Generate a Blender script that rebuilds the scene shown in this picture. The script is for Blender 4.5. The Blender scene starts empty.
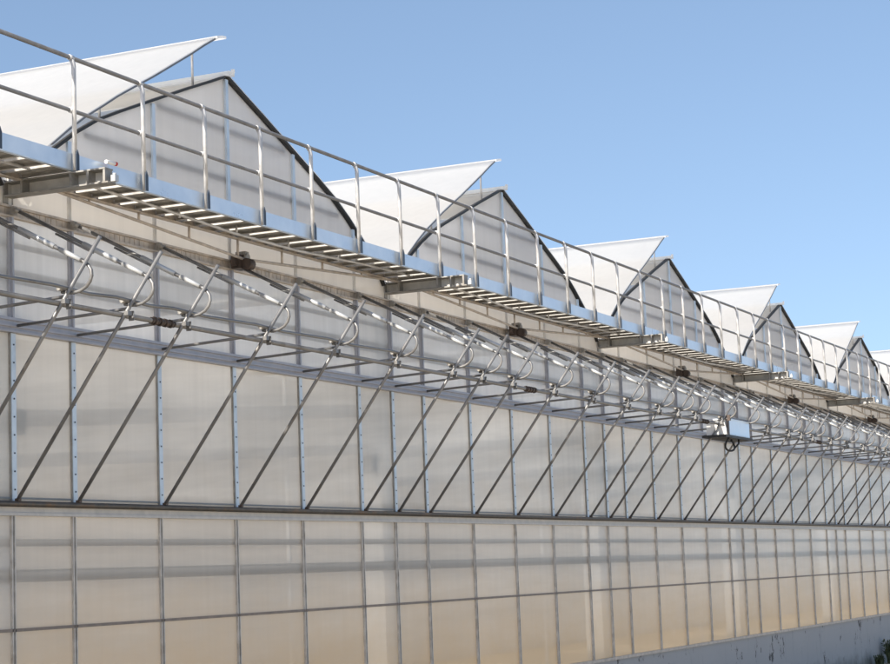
import bpy, math, random
from mathutils import Vector, Matrix
random.seed(7)
R = math.radians
sc = bpy.context.scene
col = sc.collection
GZ = -3.55                      # ground level
W = 8.0                         # one greenhouse bay
hf = W*3.5/29.4
fu = (W-2*hf)/4
OFF = [0, hf, hf+fu, hf+2*fu, hf+3*fu, hf+4*fu]
B0, B1 = -2, 8                  # bays built: X = -16 .. 64
DEPTH = 40.0

# ------------------------------------------------------------------ mesh helper
class MB:
    def __init__(s): s.v = []; s.f = []; s.sm = []
    def box(s, x0, x1, y0, y1, z0, z1):
        i = len(s.v)
        s.v += [(x0,y0,z0),(x1,y0,z0),(x1,y1,z0),(x0,y1,z0),(x0,y0,z1),(x1,y0,z1),(x1,y1,z1),(x0,y1,z1)]
        for q in ((0,3,2,1),(4,5,6,7),(0,1,5,4),(1,2,6,5),(2,3,7,6),(3,0,4,7)):
            s.f.append(tuple(i+k for k in q)); s.sm.append(False)
        return s
    def tube(s, pts, r, n=8, cap=True):
        pts = [Vector(p) for p in pts]
        rr = r if isinstance(r, (list, tuple)) else [r]*len(pts)
        t0 = (pts[1]-pts[0]).normalized()
        up = Vector((0,0,1)) if abs(t0.z) < .9 else Vector((0,1,0))
        a = t0.cross(up).normalized()
        i0 = len(s.v)
        for k, p in enumerate(pts):
            if k == 0: t = pts[1]-pts[0]
            elif k == len(pts)-1: t = pts[k]-pts[k-1]
            else: t = (pts[k+1]-pts[k]).normalized()+(pts[k]-pts[k-1]).normalized()
            t.normalize()
            a = (a-t*a.dot(t)).normalized(); b = t.cross(a)
            for j in range(n):
                w = 2*math.pi*j/n
                s.v.append(tuple(p+(a*math.cos(w)+b*math.sin(w))*rr[k]))
        for k in range(len(pts)-1):
            for j in range(n):
                A = i0+k*n+j; Bq = i0+k*n+(j+1) % n
                s.f.append((A, Bq, Bq+n, A+n)); s.sm.append(True)
        if cap:
            s.f.append(tuple(i0+j for j in reversed(range(n)))); s.sm.append(False)
            e = i0+(len(pts)-1)*n
            s.f.append(tuple(e+j for j in range(n))); s.sm.append(False)
        return s
    def bar(s, p, q, w, h, up=(0,0,1)):
        """rectangular bar p->q, w across, h along 'up'"""
        p, q = Vector(p), Vector(q); t = (q-p).normalized()
        a = t.cross(Vector(up)).normalized(); b = a.cross(t).normalized()
        i = len(s.v)
        for c in (p, q):
            for sa, sb in ((-1,-1),(1,-1),(1,1),(-1,1)):
                s.v.append(tuple(c+a*sa*w/2+b*sb*h/2))
        for f in ((3,2,1,0),(4,5,6,7),(0,1,5,4),(1,2,6,5),(2,3,7,6),(3,0,4,7)):
            s.f.append(tuple(i+k for k in f)); s.sm.append(False)
        return s
    def strip(s, prof, y0, y1, th, smooth=True):
        """a curved sheet: profile (x,z) swept along y, with thickness th below it"""
        n = len(prof); nor = []
        for k in range(n):
            a = prof[max(0,k-1)]; b = prof[min(n-1,k+1)]
            d = Vector((b[0]-a[0], b[1]-a[1])).normalized(); nor.append((-d.y, d.x))
        i = len(s.v)
        for y in (y0, y1):
            for k in range(n): s.v.append((prof[k][0], y, prof[k][1]))
            for k in range(n): s.v.append((prof[k][0]-nor[k][0]*th, y, prof[k][1]-nor[k][1]*th))
        m = 2*n
        for k in range(n-1):
            s.f.append((i+k, i+k+1, i+m+k+1, i+m+k)); s.sm.append(smooth)
            s.f.append((i+n+k+1, i+n+k, i+m+n+k, i+m+n+k+1)); s.sm.append(smooth)
            s.f.append((i+k+1, i+k, i+n+k, i+n+k+1)); s.sm.append(False)
            s.f.append((i+m+k, i+m+k+1, i+m+n+k+1, i+m+n+k)); s.sm.append(False)
        for k in (0, n-1):
            s.f.append((i+k, i+m+k, i+m+n+k, i+n+k) if k == 0 else (i+m+k, i+k, i+n+k, i+m+n+k)); s.sm.append(False)
        return s
    def poly(s, outline, y0, y1):
        """prism: outline (x,z) extruded along y"""
        n = len(outline); i = len(s.v)
        for y in (y0, y1):
            for x, z in outline: s.v.append((x, y, z))
        s.f.append(tuple(i+k for k in range(n))); s.sm.append(False)
        s.f.append(tuple(i+n+k for k in reversed(range(n)))); s.sm.append(False)
        for k in range(n):
            j = (k+1) % n
            s.f.append((i+j, i+k, i+n+k, i+n+j)); s.sm.append(False)
        return s
    def mesh(s, name, mat):
        me = bpy.data.meshes.new(name); me.from_pydata(s.v, [], s.f)
        me.polygons.foreach_set('use_smooth', s.sm); me.materials.append(mat); me.update()
        return me

WL = {}
def put(name, data, parent=None, loc=(0,0,0)):
    """link a mesh (or None for an Empty); loc is its world place"""
    o = bpy.data.objects.new(name, data); col.objects.link(o)
    loc = Vector(loc)
    if parent is not None:
        o.parent = parent; o.location = loc-WL[parent.name]
    else: o.location = loc
    WL[o.name] = loc
    return o
def tag(o, label=None, cat=None, group=None, kind=None):
    if label: o['label'] = label
    if cat: o['category'] = cat
    if group: o['group'] = group
    if kind: o['kind'] = kind
    return o

# ------------------------------------------------------------------ materials
def newmat(name):
    m = bpy.data.materials.new(name); m.use_nodes = True
    nt = m.node_tree; nt.nodes.clear()
    out = nt.nodes.new('ShaderNodeOutputMaterial')
    return m, nt, out
def N(nt, t, **kw):
    n = nt.nodes.new(t)
    for k, v in kw.items():
        if k in n.inputs: n.inputs[k].default_value = v
        else: setattr(n, k, v)
    return n
def noise(nt, vec, scale, detail=4, rough=.55):
    mp = N(nt, 'ShaderNodeMapping'); mp.inputs['Scale'].default_value = scale
    nt.links.new(vec, mp.inputs['Vector'])
    n = N(nt, 'ShaderNodeTexNoise', Scale=1.0, Detail=detail, Roughness=rough)
    nt.links.new(mp.outputs[0], n.inputs['Vector'])
    return n.outputs['Fac']
def rng(nt, v, a, b, c, d):
    n = N(nt, 'ShaderNodeMapRange'); n.clamp = True
    nt.links.new(v, n.inputs[0])
    for k, x in zip((1,2,3,4), (a,b,c,d)): n.inputs[k].default_value = x
    return n.outputs[0]
def math_(nt, op, a, b):
    n = N(nt, 'ShaderNodeMath'); n.operation = op
    for k, x in enumerate((a, b)):
        if isinstance(x, (int, float)): n.inputs[k].default_value = x
        else: nt.links.new(x, n.inputs[k])
    return n.outputs[0]
def mixc(nt, fac, a, b, mode='MIX'):
    n = N(nt, 'ShaderNodeMix'); n.data_type = 'RGBA'; n.blend_type = mode
    for sock, x in ((n.inputs[0], fac), (n.inputs[6], a), (n.inputs[7], b)):
        if isinstance(x, (int, float)): sock.default_value = x
        elif isinstance(x, tuple): sock.default_value = (*x, 1)
        else: nt.links.new(x, sock)
    return n.outputs[2]

def metal(name, c, metallic=.6, rough=.45, var=.25, scale=9, dirt=None):
    m, nt, out = newmat(name)
    g = N(nt, 'ShaderNodeNewGeometry')
    p = N(nt, 'ShaderNodeBsdfPrincipled', Metallic=metallic, Roughness=rough)
    n1 = noise(nt, g.outputs['Position'], (scale,scale,scale), 5)
    k = rng(nt, n1, .3, .7, 1-var, 1+var)
    cb = N(nt, 'ShaderNodeCombineColor')
    for i in range(3):
        nt.links.new(math_(nt, 'MULTIPLY', k, c[i]), cb.inputs[i])
    base = cb.outputs[0]
    if dirt:
        n2 = noise(nt, g.outputs['Position'], (3,3,3), 6, .7)
        base = mixc(nt, rng(nt, n2, .52, .68, 0, .8), base, dirt)
    nt.links.new(base, p.inputs['Base Color'])
    nt.links.new(rng(nt, n1, .3, .7, max(.05, rough-.1), min(1, rough+.12)), p.inputs['Roughness'])
    nt.links.new(p.outputs[0], out.inputs[0])
    return m

def sheet(name, c, transp=.2, transl=.35, gloss=.25, rough=.22, glow_dirt=None, streak=.12, cloud=.10, slant=0):
    """translucent twin-wall sheet or film"""
    m, nt, out = newmat(name)
    g = N(nt, 'ShaderNodeNewGeometry'); P = g.outputs['Position']
    oi = N(nt, 'ShaderNodeObjectInfo')
    rot = N(nt, 'ShaderNodeMapping'); rot.inputs['Rotation'].default_value = (0, slant, 0)
    nt.links.new(P, rot.inputs['Vector'])
    a = noise(nt, rot.outputs[0], (.16, .16, 1.9), 5)
    b = noise(nt, P, (7, 7, .25), 4, .6)
    k = math_(nt, 'MULTIPLY', rng(nt, a, .3, .7, 1-cloud, 1+cloud), rng(nt, b, .35, .75, 1.0, 1-streak))
    k = math_(nt, 'MULTIPLY', k, rng(nt, oi.outputs['Random'], 0, 1, .93, 1.04))
    cb = N(nt, 'ShaderNodeCombineColor')
    for i in range(3): nt.links.new(math_(nt, 'MULTIPLY', k, c[i]), cb.inputs[i])
    base = cb.outputs[0]
    if glow_dirt:  # lower sheets: warm glow painted in; vent sheets: grime along the drip line
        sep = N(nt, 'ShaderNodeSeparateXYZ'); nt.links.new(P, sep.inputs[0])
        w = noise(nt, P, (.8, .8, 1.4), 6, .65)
        zz = math_(nt, 'ADD', sep.outputs[2], math_(nt, 'MULTIPLY', math_(nt, 'SUBTRACT', w, .5), glow_dirt[4]))
        base = mixc(nt, rng(nt, zz, glow_dirt[1], glow_dirt[2], 0, glow_dirt[3]), base, glow_dirt[0])
    d = N(nt, 'ShaderNodeBsdfDiffuse'); t = N(nt, 'ShaderNodeBsdfTranslucent')
    nt.links.new(base, d.inputs[0]); nt.links.new(base, t.inputs[0])
    m1 = N(nt, 'ShaderNodeMixShader', Fac=transl)
    nt.links.new(d.outputs[0], m1.inputs[1]); nt.links.new(t.outputs[0], m1.inputs[2])
    tr = N(nt, 'ShaderNodeBsdfTransparent')
    m2 = N(nt, 'ShaderNodeMixShader', Fac=transp)
    nt.links.new(m1.outputs[0], m2.inputs[1]); nt.links.new(tr.outputs[0], m2.inputs[2])
    gl = N(nt, 'ShaderNodeBsdfGlossy', Roughness=rough)
    gl.inputs[0].default_value = (1,1,1,1)
    bp = N(nt, 'ShaderNodeBump', Strength=.12, Distance=.02)
    nt.links.new(noise(nt, P, (.9, .9, 1.3), 3), bp.inputs['Height'])
    nt.links.new(bp.outputs[0], gl.inputs['Normal'])
    lw = N(nt, 'ShaderNodeLayerWeight', Blend=gloss)
    m3 = N(nt, 'ShaderNodeMixShader')
    nt.links.new(rng(nt, lw.outputs['Fresnel'], 0, 1, 0, .6), m3.inputs[0])
    nt.links.new(m2.outputs[0], m3.inputs[1]); nt.links.new(gl.outputs[0], m3.inputs[2])
    # one scattering interface per crossing: light inside the thin sheet leaves it freely
    m4 = N(nt, 'ShaderNodeMixShader'); nt.links.new(g.outputs['Backfacing'], m4.inputs[0])
    fr = N(nt, 'ShaderNodeBsdfTransparent')
    nt.links.new(m3.outputs[0], m4.inputs[1]); nt.links.new(fr.outputs[0], m4.inputs[2])
    nt.links.new(m4.outputs[0], out.inputs[0])
    return m

def matte(name, c, c2=None, scale=(2,2,2), rough=.8, lo=.45, hi=.65):
    m, nt, out = newmat(name)
    g = N(nt, 'ShaderNodeNewGeometry')
    p = N(nt, 'ShaderNodeBsdfPrincipled', Roughness=rough)
    n1 = noise(nt, g.outputs['Position'], scale, 7, .62)
    nt.links.new(mixc(nt, rng(nt, n1, lo, hi, 0, 1), c, c2 or tuple(x*.75 for x in c)), p.inputs['Base Color'])
    nt.links.new(p.outputs[0], out.inputs[0])
    return m

M = {}
M['lower']   = sheet('clouded_lower_sheet', (.88,.83,.76), .31, .54, glow_dirt=((.84,.64,.40), -.75, -2.0, .9, 1.25), streak=.06, cloud=.14)  # tan rise from the foot is a warm glow painted into the colour
M['vent']    = sheet('clouded_vent_sheet', (.89,.86,.80), .20, .50, glow_dirt=((.42,.38,.33), .14, .01, .75, .16), streak=.07, cloud=.20, slant=R(5))
M['transom'] = sheet('clouded_transom_sheet', (.88,.88,.87), .20, .52, cloud=.10)
M['fascia']  = sheet('cream_fascia_sheet', (.96,.91,.83), .12, .60, gloss=.1, cloud=.05, streak=.06)
M['gable']   = sheet('pale_gable_sheet', (.95,.95,.955), .06, .42, cloud=.06, gloss=.5, streak=.05)
M['film']    = sheet('white_roof_film', (.86,.85,.83), .10, .50, gloss=.08, rough=.35, cloud=.03, streak=.04)
M['roof']    = sheet('cream_roof_film', (.97,.95,.90), .05, .62, gloss=.06, rough=.4, cloud=.03, streak=.03)
M['galv']    = metal('galvanised_tube', (.52,.51,.50), .35, .42, .2)
M['strut']   = metal('weathered_strut_steel', (.20,.195,.19), .45, .42, .2, 4, dirt=(.12,.105,.09))
M['shiny']   = metal('bright_zinc', (.46,.46,.45), .3, .34, .06, 2)
M['rail']    = metal('grey_rail_tube', (.17,.17,.175), .4, .45, .2)
M['blue']    = metal('blue_grey_zinc_sheet', (.66,.73,.80), .5, .36, .10, 3)
M['bluepost']= metal('pale_blue_zinc_post', (.58,.65,.71), .4, .45, .15, 5)
M['shoe']    = metal('dark_blue_shoe', (.035,.05,.075), .0, .5, .2)
M['dark']    = metal('dark_gasket', (.025,.025,.025), .0, .6, .3)
M['sillm']   = metal('dark_sill_rail', (.07,.065,.06), .3, .55, .3, dirt=(.12,.08,.05))
M['header']  = metal('grey_violet_profile', (.37,.37,.40), .25, .42, .12)
M['brown']   = metal('brown_grey_profile', (.50,.44,.38), .3, .55, .25)
M['mull']    = metal('taupe_mullion', (.52,.49,.45), .35, .5, .2, dirt=(.33,.28,.23))
M['deck']    = metal('dull_grating_steel', (.45,.43,.40), .25, .6, .25)
M['bracket'] = metal('dull_bracket_steel', (.30,.285,.26), .35, .55, .2, dirt=(.16,.13,.10))
M['web']     = metal('pale_bracket_web', (.62,.60,.56), .2, .55, .15)
M['sillw']   = metal('pale_sill_profile', (.50,.475,.44), .0, .5, .12)
M['midr']    = metal('brown_middle_rail', (.22,.18,.15), .1, .6, .2)
M['motor']   = metal('dark_greasy_motor', (.07,.05,.04), .3, .5, .4)
M['white']   = matte('white_painted_column', (.90,.90,.89), (.84,.84,.83))
M['screen']  = matte('white_inner_screen', (.88,.85,.80), (.83,.80,.75), (.5,.5,4))
M['pipe']    = matte('grey_heating_pipe', (.05,.047,.044), (.035,.032,.03))
M['sand']    = matte('sandy_bed', (.80,.64,.44), (.70,.54,.36), (3,3,3), .95)
M['boxgrey'] = matte('grey_box_plastic', (.28,.29,.29), (.24,.25,.25))
M['boxwhite']= matte('white_sheet_housing', (.80,.78,.74), (.74,.72,.68), (6,6,6), .5)
M['guttergrey'] = matte('grey_growing_gutter', (.42,.41,.40), (.36,.35,.34))
M['red']     = matte('red_cap', (.55,.05,.04), (.5,.04,.03))
M['rubber']  = matte('black_cable', (.015,.015,.015), (.02,.02,.02))
M['leaf']    = matte('dull_weed_leaf', (.055,.075,.035), (.09,.10,.045), (14,14,14))
M['soil']    = matte('dry_sandy_ground', (.52,.45,.35), (.44,.37,.27), (.35,.35,.35), .95)

def base_wall_mat():
    m, nt, out = newmat('painted_grey_plinth')
    g = N(nt, 'ShaderNodeNewGeometry'); P = g.outputs['Position']
    p = N(nt, 'ShaderNodeBsdfPrincipled', Roughness=.75)
    c = mixc(nt, noise(nt, P, (.6,.6,1.2), 6, .65), (.35,.345,.34), (.43,.42,.41))
    c = mixc(nt, rng(nt, noise(nt, P, (5,5,.6), 5, .7), .58, .72, 0, .5), c, (.20,.20,.21))
    c = mixc(nt, rng(nt, noise(nt, P, (1.7,1.7,1.0), 8, .75), .585, .615, 0, .9), c, (.035,.03,.025))
    sep = N(nt, 'ShaderNodeSeparateXYZ'); nt.links.new(P, sep.inputs[0])
    zz = math_(nt, 'ADD', sep.outputs[2], math_(nt, 'MULTIPLY', math_(nt, 'SUBTRACT', noise(nt, P, (1.3,1.3,1.3), 6, .7), .5), 1.2))
    c = mixc(nt, rng(nt, zz, -3.1, -3.5, 0, .7), c, (.10,.10,.075))
    nt.links.new(c, p.inputs['Base Color'])
    b = N(nt, 'ShaderNodeBump', Strength=.3, Distance=.01)
    nt.links.new(noise(nt, P, (20,20,20), 6), b.inputs['Height']); nt.links.new(b.outputs[0], p.inputs['Normal'])
    nt.links.new(p.outputs[0], out.inputs[0])
    return m
M['plinth'] = base_wall_mat()

# ------------------------------------------------------------------ world, sun, camera
SUN_EL, SUN_AZ = R(34), R(-10)          # light travels along +X turned SUN_AZ towards +Y
w = bpy.data.worlds.new('World'); sc.world = w; w.use_nodes = True
nt = w.node_tree; bg = nt.nodes['Background']
sky = nt.nodes.new('ShaderNodeTexSky'); sky.sky_type = 'NISHITA'; sky.sun_disc = False
sky.sun_elevation = SUN_EL
sd = Vector((-math.cos(SUN_AZ)*math.cos(SUN_EL), -math.sin(SUN_AZ)*math.cos(SUN_EL), math.sin(SUN_EL)))  # towards the sun
sky.sun_rotation = math.atan2(sd.x, sd.y)
sky.altitude = 300; sky.air_density = 1.1; sky.dust_density = 1.1; sky.ozone_density = .55
tc = nt.nodes.new('ShaderNodeTexCoord'); va = nt.nodes.new('ShaderNodeVectorMath'); va.operation = 'ADD'
va.inputs[1].default_value = (0, 0, .17)              # even out the band of brightness at the horizon
vn = nt.nodes.new('ShaderNodeVectorMath'); vn.operation = 'NORMALIZE'
nt.links.new(tc.outputs['Generated'], va.inputs[0]); nt.links.new(va.outputs[0], vn.inputs[0]); nt.links.new(vn.outputs[0], sky.inputs[0])
nt.links.new(sky.outputs[0], bg.inputs[0]); bg.inputs[1].default_value = .092
ld = bpy.data.lights.new('sun', 'SUN'); ld.energy = 4.2; ld.angle = R(.5); ld.color = (1, .94, .85)
so = bpy.data.objects.new('sun', ld); col.objects.link(so)
so.rotation_euler = (-sd).to_track_quat('-Z', 'Y').to_euler()

yaw, pitch, roll = R(24.6976), R(7.09763), R(-2.14770)
d = Vector((math.cos(pitch)*math.cos(yaw), math.cos(pitch)*math.sin(yaw), math.sin(pitch)))
r = Vector((math.sin(yaw), -math.cos(yaw), 0)); u = r.cross(d)
r2 = r*math.cos(roll)+u*math.sin(roll); u2 = -r*math.sin(roll)+u*math.cos(roll)
cd = bpy.data.cameras.new('camera'); co = bpy.data.objects.new('camera', cd); col.objects.link(co)
cd.sensor_width = 36; cd.lens = 36*1930.205/890; cd.clip_end = 3000
co.matrix_world = Matrix(((r2.x,u2.x,-d.x,-14.6351),(r2.y,u2.y,-d.y,-11.2363),(r2.z,u2.z,-d.z,-.7846),(0,0,0,1)))
sc.camera = co
sc.view_settings.view_transform = 'Standard'; sc.view_settings.look = 'None'
sc.view_settings.exposure = 1.09; sc.view_settings.gamma = 1; sc.view_settings.use_curve_mapping = False
sc.cycles.use_denoising = True
sc.cycles.max_bounces = 10; sc.cycles.transparent_max_bounces = 12
sc.cycles.sample_clamp_indirect = 6

# ------------------------------------------------------------------ ground
gm = MB(); gm.box(-400, 600, -500, 500, GZ-.5, GZ)
tag(put('ground', gm.mesh('ground', M['soil'])), kind='structure')

# ------------------------------------------------------------------ greenhouse
gh = put('greenhouse', None, None, (0,0,GZ))
tag(gh, 'long pale greenhouse with a row of gables, open white roof vents and clouded wall panels', 'greenhouse')
def part(name, mb, mat, parent=gh, loc=(0,0,0)):
    me = mb if isinstance(mb, bpy.types.Mesh) else mb.mesh(name, M[mat])
    return put(name, me, parent, loc)
XA, XB = B0*W, B1*W
part('base_wall', MB().box(XA, XB, .0, .25, GZ-.3, -2.335), 'plinth')
part('bottom_rail', MB().box(XA, XB, -.03, .06, -2.333, -2.285), 'brown')
posts = [b*W+o for b in range(B0, B1) for o in OFF]+[XB]
def cellmeshes(name, z0, z1, mat, th=.012):
    out = {}
    for key, wd in (('h', hf), ('f', fu)):
        out[key] = MB().box(.008, wd-.008, 0, th, z0, z1).mesh(name, M[mat])
    return out
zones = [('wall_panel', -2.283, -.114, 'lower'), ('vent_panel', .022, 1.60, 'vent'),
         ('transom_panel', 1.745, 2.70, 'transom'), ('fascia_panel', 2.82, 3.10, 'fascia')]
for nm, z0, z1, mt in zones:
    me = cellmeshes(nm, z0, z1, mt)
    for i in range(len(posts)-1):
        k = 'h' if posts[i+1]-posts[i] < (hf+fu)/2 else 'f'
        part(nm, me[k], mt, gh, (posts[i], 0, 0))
# lower mullions: two thin ribs on a flat strip
mm = MB().box(-.026, .026, -.014, -.003, -2.284, -.114).box(-.028, -.014, -.030, -.0145, -2.284, -.116).box(.014, .028, -.030, -.0145, -2.284, -.116)
mme = mm.mesh('mullion', M['mull'])
# vent-zone posts: pale blue perforated strips beside a dark seam
vp = MB().box(-.012, .055, -.030, -.004, .024, 1.598)
nb = len(vp.f)
for q in range(9): vp.tube([(.022, -.0305, .13+q*.17), (.022, -.036, .13+q*.17)], .009, 6)
vpe = vp.mesh('vent_post', M['bluepost']); vpe.materials.append(M['shoe'])
for p_ in vpe.polygons:
    if p_.index >= nb: p_.material_index = 1
sm_ = MB().box(-.023, -.0125, -.022, -.004, .024, 1.598)
sme = sm_.mesh('seam', M['bracket'])
tpe = MB().box(-.030, .030, -.035, -.004, 1.745, 2.70).box(-.012, .012, -.055, -.0355, 1.745, 2.70).mesh('transom_post', M['header'])
fpe = MB().box(-.024, .024, -.022, -.004, 2.82, 3.09).mesh('fascia_post', M['web'])
noe = MB().box(-.028, .028, -.085, -.043, 2.72, 2.80).tube([(-.05,-.10,2.76),(.05,-.10,2.76)], .022, 8).mesh('purlin_clamp', M['bracket'])
imu = MB().box(-.02, .02, .16, .20, -2.28, 3.0).mesh('inner_mullion', M['white'])
for x in posts:
    part('mullion', mme, 'mull', gh, (x,0,0))
    o = part('vent_post', vpe, 'bluepost', gh, (x,0,0))
    part('seam', sme, 'dark', o, (x,0,0))
    part('transom_post', tpe, 'header', gh, (x,0,0))
    part('fascia_post', fpe, 'brown', gh, (x,0,0))
    part('purlin_clamp', noe, 'motor', gh, (x,0,0))
    if abs(x % W-OFF[4]) < .01: part('inner_mullion', imu, 'white', gh, (x,0,0))
part('middle_rail', MB().box(XA, XB, -.030, -.005, -1.182, -1.153), 'midr')
part('sill', MB().box(XA, XB, -.040, .03, -.112, -.084).box(XA, XB, -.030, .02, -.0835, -.030), 'sillw')
part('drip_bar', MB().box(XA, XB, -.012, -.0035, .045, .062), 'boxgrey')
part('sill_rail', MB().tube([(XA, -.075, -.003), (XB, -.075, -.003)], .026, 8).box(XA, XB, -.06, .02, -.0295, .020), 'sillm')
part('header', MB().box(XA, XB, -.040, .02, 1.602, 1.742).box(XA, XB, -.062, -.0405, 1.602, 1.622)
     .box(XA, XB, -.055, -.0405, 1.655, 1.675).box(XA, XB, -.062, -.0405, 1.715, 1.742), 'header')
pu = MB().box(XA, XB, -.040, .02, 2.702, 2.722).box(XA, XB, -.040, .02, 2.795, 2.817).box(XA, XB, -.012, .02, 2.723, 2.794)
x = XA
while x < XB:
    pu.box(x, x+.045, -.0165, -.0125, 2.724, 2.793); x += .09
part('purlin', pu, 'brown')

# interior seen through the sheets
cole = MB().box(-.15, .15, .10, .40, GZ, 3.05).mesh('column', M['white'])
for b in range(B0, B1+1): part('column', cole, 'white', gh, (b*W,0,0))
part('inner_screen', MB().box(XA, XB, 6.0, 6.02, GZ, 2.8), 'screen')
for x in (XA, XB): part('end_wall', MB().box(x-.02, x+.02, .26, DEPTH, GZ, 3.0), 'screen')
part('planting_bed', MB().box(XA, XB, .55, 5.9, GZ-.1, -2.6), 'sand')
for z, rr in ((-.36, .035), (-.67, .062)):
    o = part('heating_pipe', MB().tube([(XA, .016+rr, z), (XB, .016+rr, z)], rr, 10), 'pipe')
for z, rr in ((2.46, .03), (2.20, .03), (2.11, .02)):
    part('curtain_rod', MB().tube([(XA, .02+rr, z), (XB, .02+rr, z)], rr, 8), 'pipe')
gu = MB().bar((.3, .20, .82), (7.7, .20, 1.34), .10, .16).mesh('growing_gutter', M['guttergrey'])
gu2 = MB().bar((.3, .20, .42), (7.7, .20, .84), .10, .13).mesh('growing_gutter', M['guttergrey'])
for b in range(B0, B1):
    part('growing_gutter', gu, '', gh, (b*W,0,0)); part('growing_gutter', gu2, '', gh, (b*W,0,0))
ibx = MB().box(-.10, .06, .03, .17, .62, .86).box(-.06, .02, .018, .029, .66, .80).mesh('switch_box', M['boxgrey'])
for b in range(B0, B1+1): part('switch_box', ibx, 'boxgrey', gh, (b*W+.20,.0,.04) if b % 2 == 0 else (b*W-.45,0,-.1))

# roof profile (x, z) of the left half of one bay and of the open vent
arch = [(.12,2.98),(.24,3.12),(.42,3.29),(.72,3.50),(1.08,3.73),(1.45,3.93),(1.85,4.10),(2.25,4.26),(2.75,4.46),(3.2,4.64),(3.62,4.80),(4.0,4.95)]
mir = [(W-x, z) for x, z in reversed(arch)]
flap = [(.165,3.04),(.24,3.14),(.36,3.29),(.48,3.42),(.66,3.56),(.94,3.76),(1.23,3.95),(1.53,4.12),(1.80,4.28),(2.08,4.43),(2.46,4.63),(2.82,4.83),(3.25,5.07),(3.52,5.23),(3.80,5.385)]
def rake_mesh(prof, y0, y1, th, name):
    return MB().strip(prof, y0, y1, th).mesh(name, M['dark'])
gable_me = MB().poly([(.12,3.11)]+[p for p in arch if p[1] > 3.13]+[p for p in mir[1:] if p[1] > 3.13]+[(W-.12,3.11)], 0, .014).mesh('gable', M['gable'])
rl_me = rake_mesh([(x, z+.02) for x, z in arch], -.035, .03, .026, 'rake_trim')
rr_me = rake_mesh([(x, z+.02) for x, z in mir], -.05, .03, .026, 'rake_trim')
edge_me = MB().strip([(x, z+.028) for x, z in mir], -.054, .03, .006).mesh('rake_flashing', M['film'])
roof_me = MB().strip([(x+.002, z+.0) for x, z in mir], .032, DEPTH, .02).mesh('roof_slope', M['roof'])
def zarch(x):
    for a, b in zip(arch, arch[1:]):
        if a[0] <= x <= b[0]: return a[1]+(b[1]-a[1])*(x-a[0])/(b[0]-a[0])
gm_me = {}
for o_ in OFF[1:]:
    z = zarch(min(o_, W-o_))
    gm_me[o_] = MB().box(-.028, .028, -.03, -.003, 3.11, z-.03).mesh('gable_mullion', M['bluepost'])
ridge_me = MB().box(3.94, 4.06, -.10, DEPTH, 4.955, 5.0).box(4.03, 4.07, -.10, -.07, 5.001, 5.04).mesh('ridge_cap', M['roof'])
tie_me = MB().tube([(.55,.05,3.30),(7.45,.05,3.30)], .03, 8).tube([(1.25,.06,3.76),(6.75,.06,3.76)], .035, 8).tube([(2.6,.06,4.34),(5.4,.06,4.34)], .035, 8).mesh('gable_tie', M['pipe'])
strip_me = MB().strip([(x, z+.004) for x, z in arch if x > 2.2], .034, DEPTH, .012).mesh('ridge_strip', M['roof'])
ar = MB()

for y in (4.0, 8.0, 12.0, 20.0, 30.0):
    ar.strip([(x, z-.01) for x, z in arch], y, y+.06, .06)
arch_me = ar.mesh('roof_arch', M['galv'])
flap_me = MB().strip(flap, -.03, DEPTH, .012).mesh('roof_vent', M['film'])
fe_me = MB().strip([(x, z-.013) for x, z in flap[4:]], -.035, -.005, .02).mesh('vent_frame', M['rail'])
lip_me = MB().strip([(3.76,5.372),(3.86,5.40),(3.96,5.415)], -.06, DEPTH, .03).mesh('vent_lip', M['film'])
def prop(x, z0, z1, y): return [(x,y,z0),(x,y,z1)]
pr_me = {}
for y in (.06, 4.03, 8.03):
    pr_me[y] = [MB().tube(prop(3.41, 4.72, 5.13, y), .014, 6).mesh('vent_prop', M['galv']),
                MB().tube(prop(1.60, 4.00, 4.14, y), .014, 6).mesh('vent_prop', M['galv'])]
gut_me = MB().box(-.14, .14, .04, DEPTH, 2.94, 3.02).box(-.16, -.141, .04, DEPTH, 2.96, 3.08).box(.141, .16, .04, DEPTH, 2.96, 3.08).mesh('gutter', M['galv'])
for b in range(B0, B1+1): part('gutter', gut_me, 'galv', gh, (b*W,0,0))
for b in range(B0, B1):
    L = (b*W,0,0)
    g = part('gable', gable_me, 'gable', gh, L)
    part('rake_trim', rl_me, 'dark', g, L); part('rake_trim', rr_me, 'dark', g, L)
    part('rake_flashing', edge_me, 'film', g, L)
    part('gable_tie', tie_me, 'pipe', g, L)
    for o_ in OFF[1:]: part('gable_mullion', gm_me[o_], 'bluepost', g, (b*W+o_,0,0))
    s = part('roof_slope', roof_me, 'roof', gh, L)
    part('ridge_cap', ridge_me, 'roof', s, L); part('roof_arch', arch_me, 'galv', s, L); part('ridge_strip', strip_me, 'roof', s, L)
    v = part('roof_vent', flap_me, 'film', gh, L)
    va_ = R([.3, 0, -.45, .15, -.25, .3, -.1, .2, -.3, .1][b-B0]) if b else 0.0
    pv = Matrix.Rotation(-va_, 3, 'Y') @ Vector((.165, 0, 3.04)) - Vector((.165, 0, 3.04))
    part('vent_frame', fe_me, 'rail', v, L); part('vent_lip', lip_me, 'film', v, L)
    for y in pr_me:
        for me in pr_me[y]: part('vent_prop', me, 'galv', v, L)
    v.rotation_euler = (0, -va_, 0); v.location = v.location - pv      # vents stand open by slightly different amounts

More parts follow.
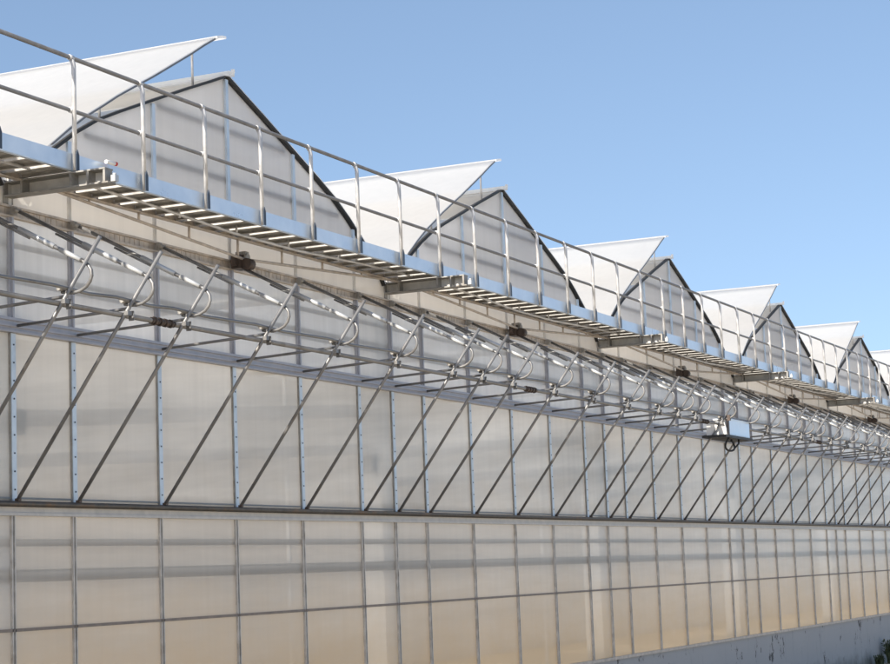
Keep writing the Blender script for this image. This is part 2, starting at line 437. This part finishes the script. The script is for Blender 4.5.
# ------------------------------------------------------------------ walkway along the gutters
YW = -.80
wk = put('walkway', None, None, (0, -.5, 3.05))
tag(wk, 'grated steel walkway with tube railing and blue-grey toe board running under the gables', 'walkway')
dk = MB()
x = XA+.19
while x < XB:
    dk.box(x-.150, x+.150, -.79, -.19, 3.088, 3.093).box(x+.144, x+.150, -.79, -.19, 3.048, 3.0875).box(x-.150, x-.144, -.79, -.19, 3.048, 3.0875)
    dk.box(x+.115, x+.1435, -.79, -.19, 3.048, 3.052).box(x-.1435, x-.115, -.79, -.19, 3.048, 3.052)
    for q in range(5):
        dk.box(x-.10+q*.05-.006, x-.10+q*.05+.006, -.77, -.21, 3.078, 3.0875)
    x += W/21
part('floor_deck', dk, 'deck', wk)
part('inner_stringer', MB().box(XA, XB, -.185, -.170, 3.02, 3.13).box(XA, XB, -.23, -.1855, 3.02, 3.032), 'brown', wk)
part('toe_board', MB().box(XA, XB, YW-.004, YW, 3.05, 3.20).box(XA, XB, YW-.001, YW+.03, 3.2005, 3.206).box(XA, XB, YW+.0005, YW+.04, 3.044, 3.0495), 'blue', wk)
tb = [o for o in wk.children if o.name.startswith('toe_board')][0]
spl = MB().box(-.06, .06, YW-.008, YW-.0045, 3.06, 3.19).mesh('splice_plate', M['blue'])
for k in range(20): part('splice_plate', spl, 'blue', tb, (XA+.55+k*4, 0, 0))
part('handrail', MB().tube([(XA, YW, 4.12), (XB, YW, 4.12)], .021, 10), 'rail', wk)
part('mid_rail', MB().tube([(XA, YW-.0, 3.62), (XB, YW, 3.595)], .019, 10), 'rail', wk)
rp = MB().tube([(0, YW-.032, 3.04), (0, YW-.032, 4.03), (0, YW-.022, 4.075), (0, YW-.003, 4.10)], .0225, 10).tube([(-.035, YW-.002, 3.615),(.035, YW-.002, 3.615)], .027, 10).tube([(-.03, YW, 4.12),(.03, YW, 4.12)], .0265, 10).mesh('railing_post', M['galv'])
sh = MB().box(-.024, .024, YW-.066, YW-.058, 3.035, 3.185).poly([(-.024,3.1855),(.024,3.1855),(.0,3.235)], YW-.066, YW-.058).mesh('post_shoe', M['shoe'])
n0 = int(round((-16+.09)/(W/7)))
for k in range(n0, n0+70):
    x = -.085+k*W/7
    if x > XB: break
    p_ = part('railing_post', rp, 'galv', wk, (x,0,0))
    part('post_shoe', sh, 'shoe', p_, (x,0,0))
# cantilever brackets under each valley
br = MB().box(-.075, .055, -1.20, -.02, 2.885, 2.900)  .box(-.075, .055, -1.17, -.02, 3.018, 3.032).box(-.07, .07, -.0195, -.006, 2.83, 3.05)
for yy in (-.22, -.78, -.97, -1.155):
    br.box(-.070, .044, yy-.012, yy+.012, 2.9005, 3.0175)
bre = br.mesh('bracket', M['bracket'])
wee = MB().box(.045, .051, -1.165, -.02, 2.9005, 3.0175).mesh('bracket_web', M['web'])  # paler than the flanges: sunlight on the web put into its colour
che = MB().box(-.03, .03, -1.25, -1.203, 2.90, 2.96).tube([(0,-1.225,2.96),(0,-1.225,2.98)], .018, 8).mesh('end_clamp', M['shiny'])
for b in range(B0, B1+1):
    L = (b*W-.02,0,0)
    o = part('bracket', bre, 'bracket', wk, L); part('bracket_web', wee, 'web', o, L); part('end_clamp', che, 'shiny', o, L)
cap = MB().tube([(.36, -.87, 3.20), (.50, -.87, 3.205)], .02, 8)
o = part('pipe_stub', cap, 'boxwhite', wk); part('stub_cap', MB().tube([(.501, -.87, 3.205), (.53, -.87, 3.206)], .021, 8), 'red', o)
# shallow V truss rods with drop hangers under the floor
tr1 = MB().tube([(.25,-.20,3.03),(3.95,-.20,2.815),(4.05,-.20,2.815),(7.75,-.20,3.03)], .017, 8)
for xx in (1.03, 1.9, 2.86, 3.87, 4.87, 5.86, 6.9):
    tr1.tube([(xx,-.20,3.03-(.215)*(1-abs(xx-4)/3.7)),(xx,-.20,3.03)], .014, 6)
tr2 = MB().tube([(.25,-.50,3.06),(1.6,-.50,3.035),(3.3,-.50,2.975),(4.7,-.50,2.975),(6.4,-.50,3.035),(7.75,-.50,3.06)], .016, 8)
for xx in (2.2, 3.35, 4.5, 5.7): tr2.tube([(xx,-.50,2.98),(xx,-.50,3.08)], .013, 6)
tr1, tr2 = tr1.mesh('truss_rod', M['brown']), tr2.mesh('truss_rod', M['galv'])
for b in range(B0, B1):
    part('truss_rod', tr1, 'brown', wk, (b*W,0,0)); part('truss_rod', tr2, 'galv', wk, (b*W,0,0))

# ------------------------------------------------------------------ leaning strut frames
S0, ST = Vector((0,-.078,.03)), Vector((0,-1.725,2.195))
def on_strut(z): t = (z-S0.z)/(ST.z-S0.z); return S0.lerp(ST, t)
ORD = ['first','second','third','fourth','fifth','sixth']
GAB = {0:'nearest', 1:'second nearest', 2:'third nearest', 3:'fourth nearest', 4:'fifth nearest', 5:'sixth nearest', 6:'farthest'}
FG = 'leaning strut frames along the vent wall'
def make_frame():
    t = put('strut_frame', None, None, (0,0,0))
    def prt(n, mb, m, p=t): return put(n, mb.mesh(n, M[m]), p, (0,0,0))
    prt('strut', MB().tube([S0, ST], .0185, 10), 'strut')
    J = on_strut(1.69)+Vector((.038,0,0))
    prt('stay', MB().tube([(.038,-.065,1.668),(.038,-1.345,1.715)], .015, 8), 'strut')
    P = Vector((.030,-.10,2.755)); H = Vector((.030,-1.52,2.005)); a = H-P
    arm = MB().tube([P, P+a], .0185, 8).tube([P+a*.3+Vector((0,0,-.036)), P+a*.60+Vector((0,0,-.036))], .012, 6)
    am = prt('rack_arm', arm, 'strut')
    sl = prt('sunlit_band', MB().tube([P+a*.52, P+a*.79], .0255, 10), 'shiny', am)  # brighter bands stand in for sun patches along the arm
    prt('sunlit_band', MB().tube([P+a*.83, P+a*.985], .0225, 10), 'shiny', am)
    hk = [H-a*.02, H, (.030,-1.575,1.965), (.030,-1.605,1.92), (.030,-1.61,1.87), (.030,-1.59,1.82), (.030,-1.55,1.778), (.030,-1.49,1.748), (.030,-1.42,1.737), (.030,-1.35,1.745), (.030,-1.29,1.757)]
    prt('hook', MB().tube(hk, .016, 8), 'strut')
    c = on_strut(1.69)
    prt('clamp', MB().box(-.03, .04, c.y-.028, c.y+.012, 1.645, 1.685).box(.042, .050, c.y-.04, c.y+.015, 1.60, 1.69).tube([(.02,c.y-.04,1.63),(.07,c.y-.04,1.63)], .010, 8), 'strut')
    prt('collar', MB().tube([(-.05,c.y+.03,1.780),(.05,c.y+.03,1.780)], .023, 8), 'bracket')
    prt('foot', MB().box(-.02, .02, -.105, -.06, .022, .045), 'motor')
    return t
def copy_tree(o, parent=None):
    c = o.copy(); col.objects.link(c); c.parent = parent
    for ch in list(o.children): copy_tree(ch, c)
    return c
proto = None
fr = [b*W+o for b in range(0, 5) for o in OFF]
fr = [-hf]+fr+[40.0, 40+hf, 40+hf+fu]
for x in fr:
    f_ = proto = make_frame() if proto is None else proto
    if x != fr[0]: f_ = copy_tree(proto)
    f_.location = (x, 0, 0)
    f_.rotation_euler = (random.uniform(-.004,.004), 0, random.uniform(-.022,.022))
    if x < -.01: lb = 'leftmost leaning steel strut frame, its foot out of view'
    else:
        b = int((x+.001)//W); k = min(range(6), key=lambda q: abs(b*W+OFF[q]-x))
        if k == 0:
            lb = 'leaning steel strut frame at the column under the %s' % ('nearest walkway bracket, far left' if b == 0 else '%s walkway bracket' % {1:'second',2:'third',3:'fourth',4:'fifth',5:'sixth'}[b])
        else:
            lb = 'leaning steel strut frame, %s from the left among those under the %s gable' % (ORD[k-1], GAB[b])
    tag(f_, lb, 'strut frame', FG)

# long tubes carried by the frames
yj = on_strut(1.66).y
dsx = MB().tube([(XA, yj+.045, 1.655), (44, yj+.045, 1.655)], .024, 10)
ds = put('drive_shaft', None, None, (0, yj+.045, 1.655))
tag(ds, 'long dark drive tube clamped to the strut frames, the lower of the two', 'tube')
part('shaft', dsx, 'strut', ds)
for xx in (.66, 9.75, 17.7, 25.7, 33.7):
    cp = MB()
    for q in range(9):
        cp.tube([(xx-.20+q*.045, yj+.045, 1.655), (xx-.17+q*.045, yj+.045, 1.655)], .042 if q % 2 else .033, 8)
    part('coupling', cp, 'motor', ds)
pts = []
for i, x in enumerate(p for p in [-hf-fu]+fr):
    pts.append((x-.25, on_strut(1.77).y+.028, 1.785)); pts.append((x+.3, on_strut(1.77).y+.03, 1.768))
rt = put('guide_tube', MB().tube(pts, .0165, 8).mesh('guide_tube', M['strut']))
tag(rt, 'thinner dark guide tube running just above the drive tube across the strut frames', 'tube')

# gear motors at mid bay on the purlin
def make_motor():
    t = put('gear_motor', None, None, (0,0,0))
    put('housing', MB().box(-.10, .10, -.20, -.09, 2.70, 2.86).box(-.14, .14, -.17, -.11, 2.73, 2.80).mesh('housing', M['motor']), t)
    put('gear', MB().tube([(-.05,-.255,2.75),(.06,-.255,2.75)], .065, 12).mesh('gear', M['motor']), t)
    put('cover', MB().tube([(.02,-.20,2.83),(.02,-.245,2.83)], .045, 12).box(-.02, .06, -.23, -.10, 2.861, 2.90).mesh('cover', M['bracket']), t)
    return t
mproto = make_motor()
for b in range(0, 5):
    o = mproto if b == 0 else copy_tree(mproto)
    o.location = (b*W+4.0, 0, 0)
    tag(o, 'dark greasy gear motor on the purlin below the %s gable' % GAB[b], 'gear motor', 'gear motors on the purlin')

# sheet housing hung on the tubes, with a cable loop
hb = put('motor_housing', None, None, (18.5, -1.25, 1.45))
tag(hb, 'boxy pale metal motor housing hung on the strut frames with a black cable loop', 'motor housing')
def bent_box(x0, x1, y0, y1, z0, z1): return MB().box(x0, x1, y0, y1, z0, z1)
part('case', MB().box(18.52, 19.95, -1.42, -1.06, 1.46, 1.735), 'blue', hb)
part('lid', MB().box(18.51, 19.97, -1.432, -1.05, 1.7355, 1.75).box(18.53, 19.94, -1.426, -1.4205, 1.47, 1.482), 'blue', hb)
part('side_plate', MB().box(18.50, 18.519, -1.40, -1.05, 1.45, 1.74), 'boxwhite', hb)  # whiter than the case: sunlight on this end painted into its colour
part('corner_strap', MB().box(18.49, 18.60, -1.445, -1.421, 1.44, 1.79).box(18.47, 18.53, -1.50, -1.447, 1.70, 1.80), 'motor', hb)
part('base_tray', MB().box(18.30, 20.0, -1.46, -1.02, 1.405, 1.449), 'dark', hb)
loop = [(18.72+.26*math.cos(q), -1.40+.02*math.sin(2*q), 1.29+.115*math.sin(q)) for q in [R(70+i*20) for i in range(18)]]
part('cable', MB().tube(loop, .018, 6).tube([(19.3,-1.40,1.405),(19.28,-1.40,1.33),(19.05,-1.40,1.25)], .016, 6), 'rubber', hb)

# weeds at the foot of the plinth
def weed(x, y, hgt, n, lab):
    rnd = random.Random(int(x*10)); mb = MB()
    for k in range(n):
        a = rnd.uniform(0, 6.28); l = hgt*rnd.uniform(.5, 1.1); sp = rnd.uniform(.1, .55)*hgt
        p0 = Vector((rnd.uniform(-.12,.12), rnd.uniform(-.08,.08), -.02)); tip = p0+Vector((math.cos(a)*sp, math.sin(a)*sp*.6, l))
        mid = p0.lerp(tip, .5)+Vector((0,0,l*.12))
        s = Vector((-math.sin(a), math.cos(a), 0))*rnd.uniform(.012,.03)
        i = len(mb.v); mb.v += [tuple(p0-s*.5), tuple(p0+s*.5), tuple(mid+s), tuple(mid-s), tuple(tip)]
        mb.f += [(i,i+1,i+2,i+3), (i+3,i+2,i+4)]; mb.sm += [False, False]
        for q in range(3):
            c = mid.lerp(tip, rnd.random()); e = c+Vector((rnd.uniform(-.1,.1), rnd.uniform(-.07,.07), rnd.uniform(.0,.07)))
            s2 = Vector((rnd.uniform(-1,1), rnd.uniform(-1,1), rnd.uniform(-.3,.3))).normalized()*.022
            i = len(mb.v); mb.v += [tuple(c), tuple(c.lerp(e,.5)+s2), tuple(e), tuple(c.lerp(e,.5)-s2)]
            mb.f.append((i,i+1,i+2,i+3)); mb.sm.append(False)
    o = put('weed', mb.mesh('weed', M['leaf']), None, (x, y, GZ))
    tag(o, lab, 'weed', 'weeds at the foot of the wall')
weed(36.2, -.25, .60, 140, 'tallest dark weed at the foot of the grey base wall, bottom right corner')
weed(34.9, -.22, .30, 70, 'low dark weed left of the tallest one against the grey base wall')
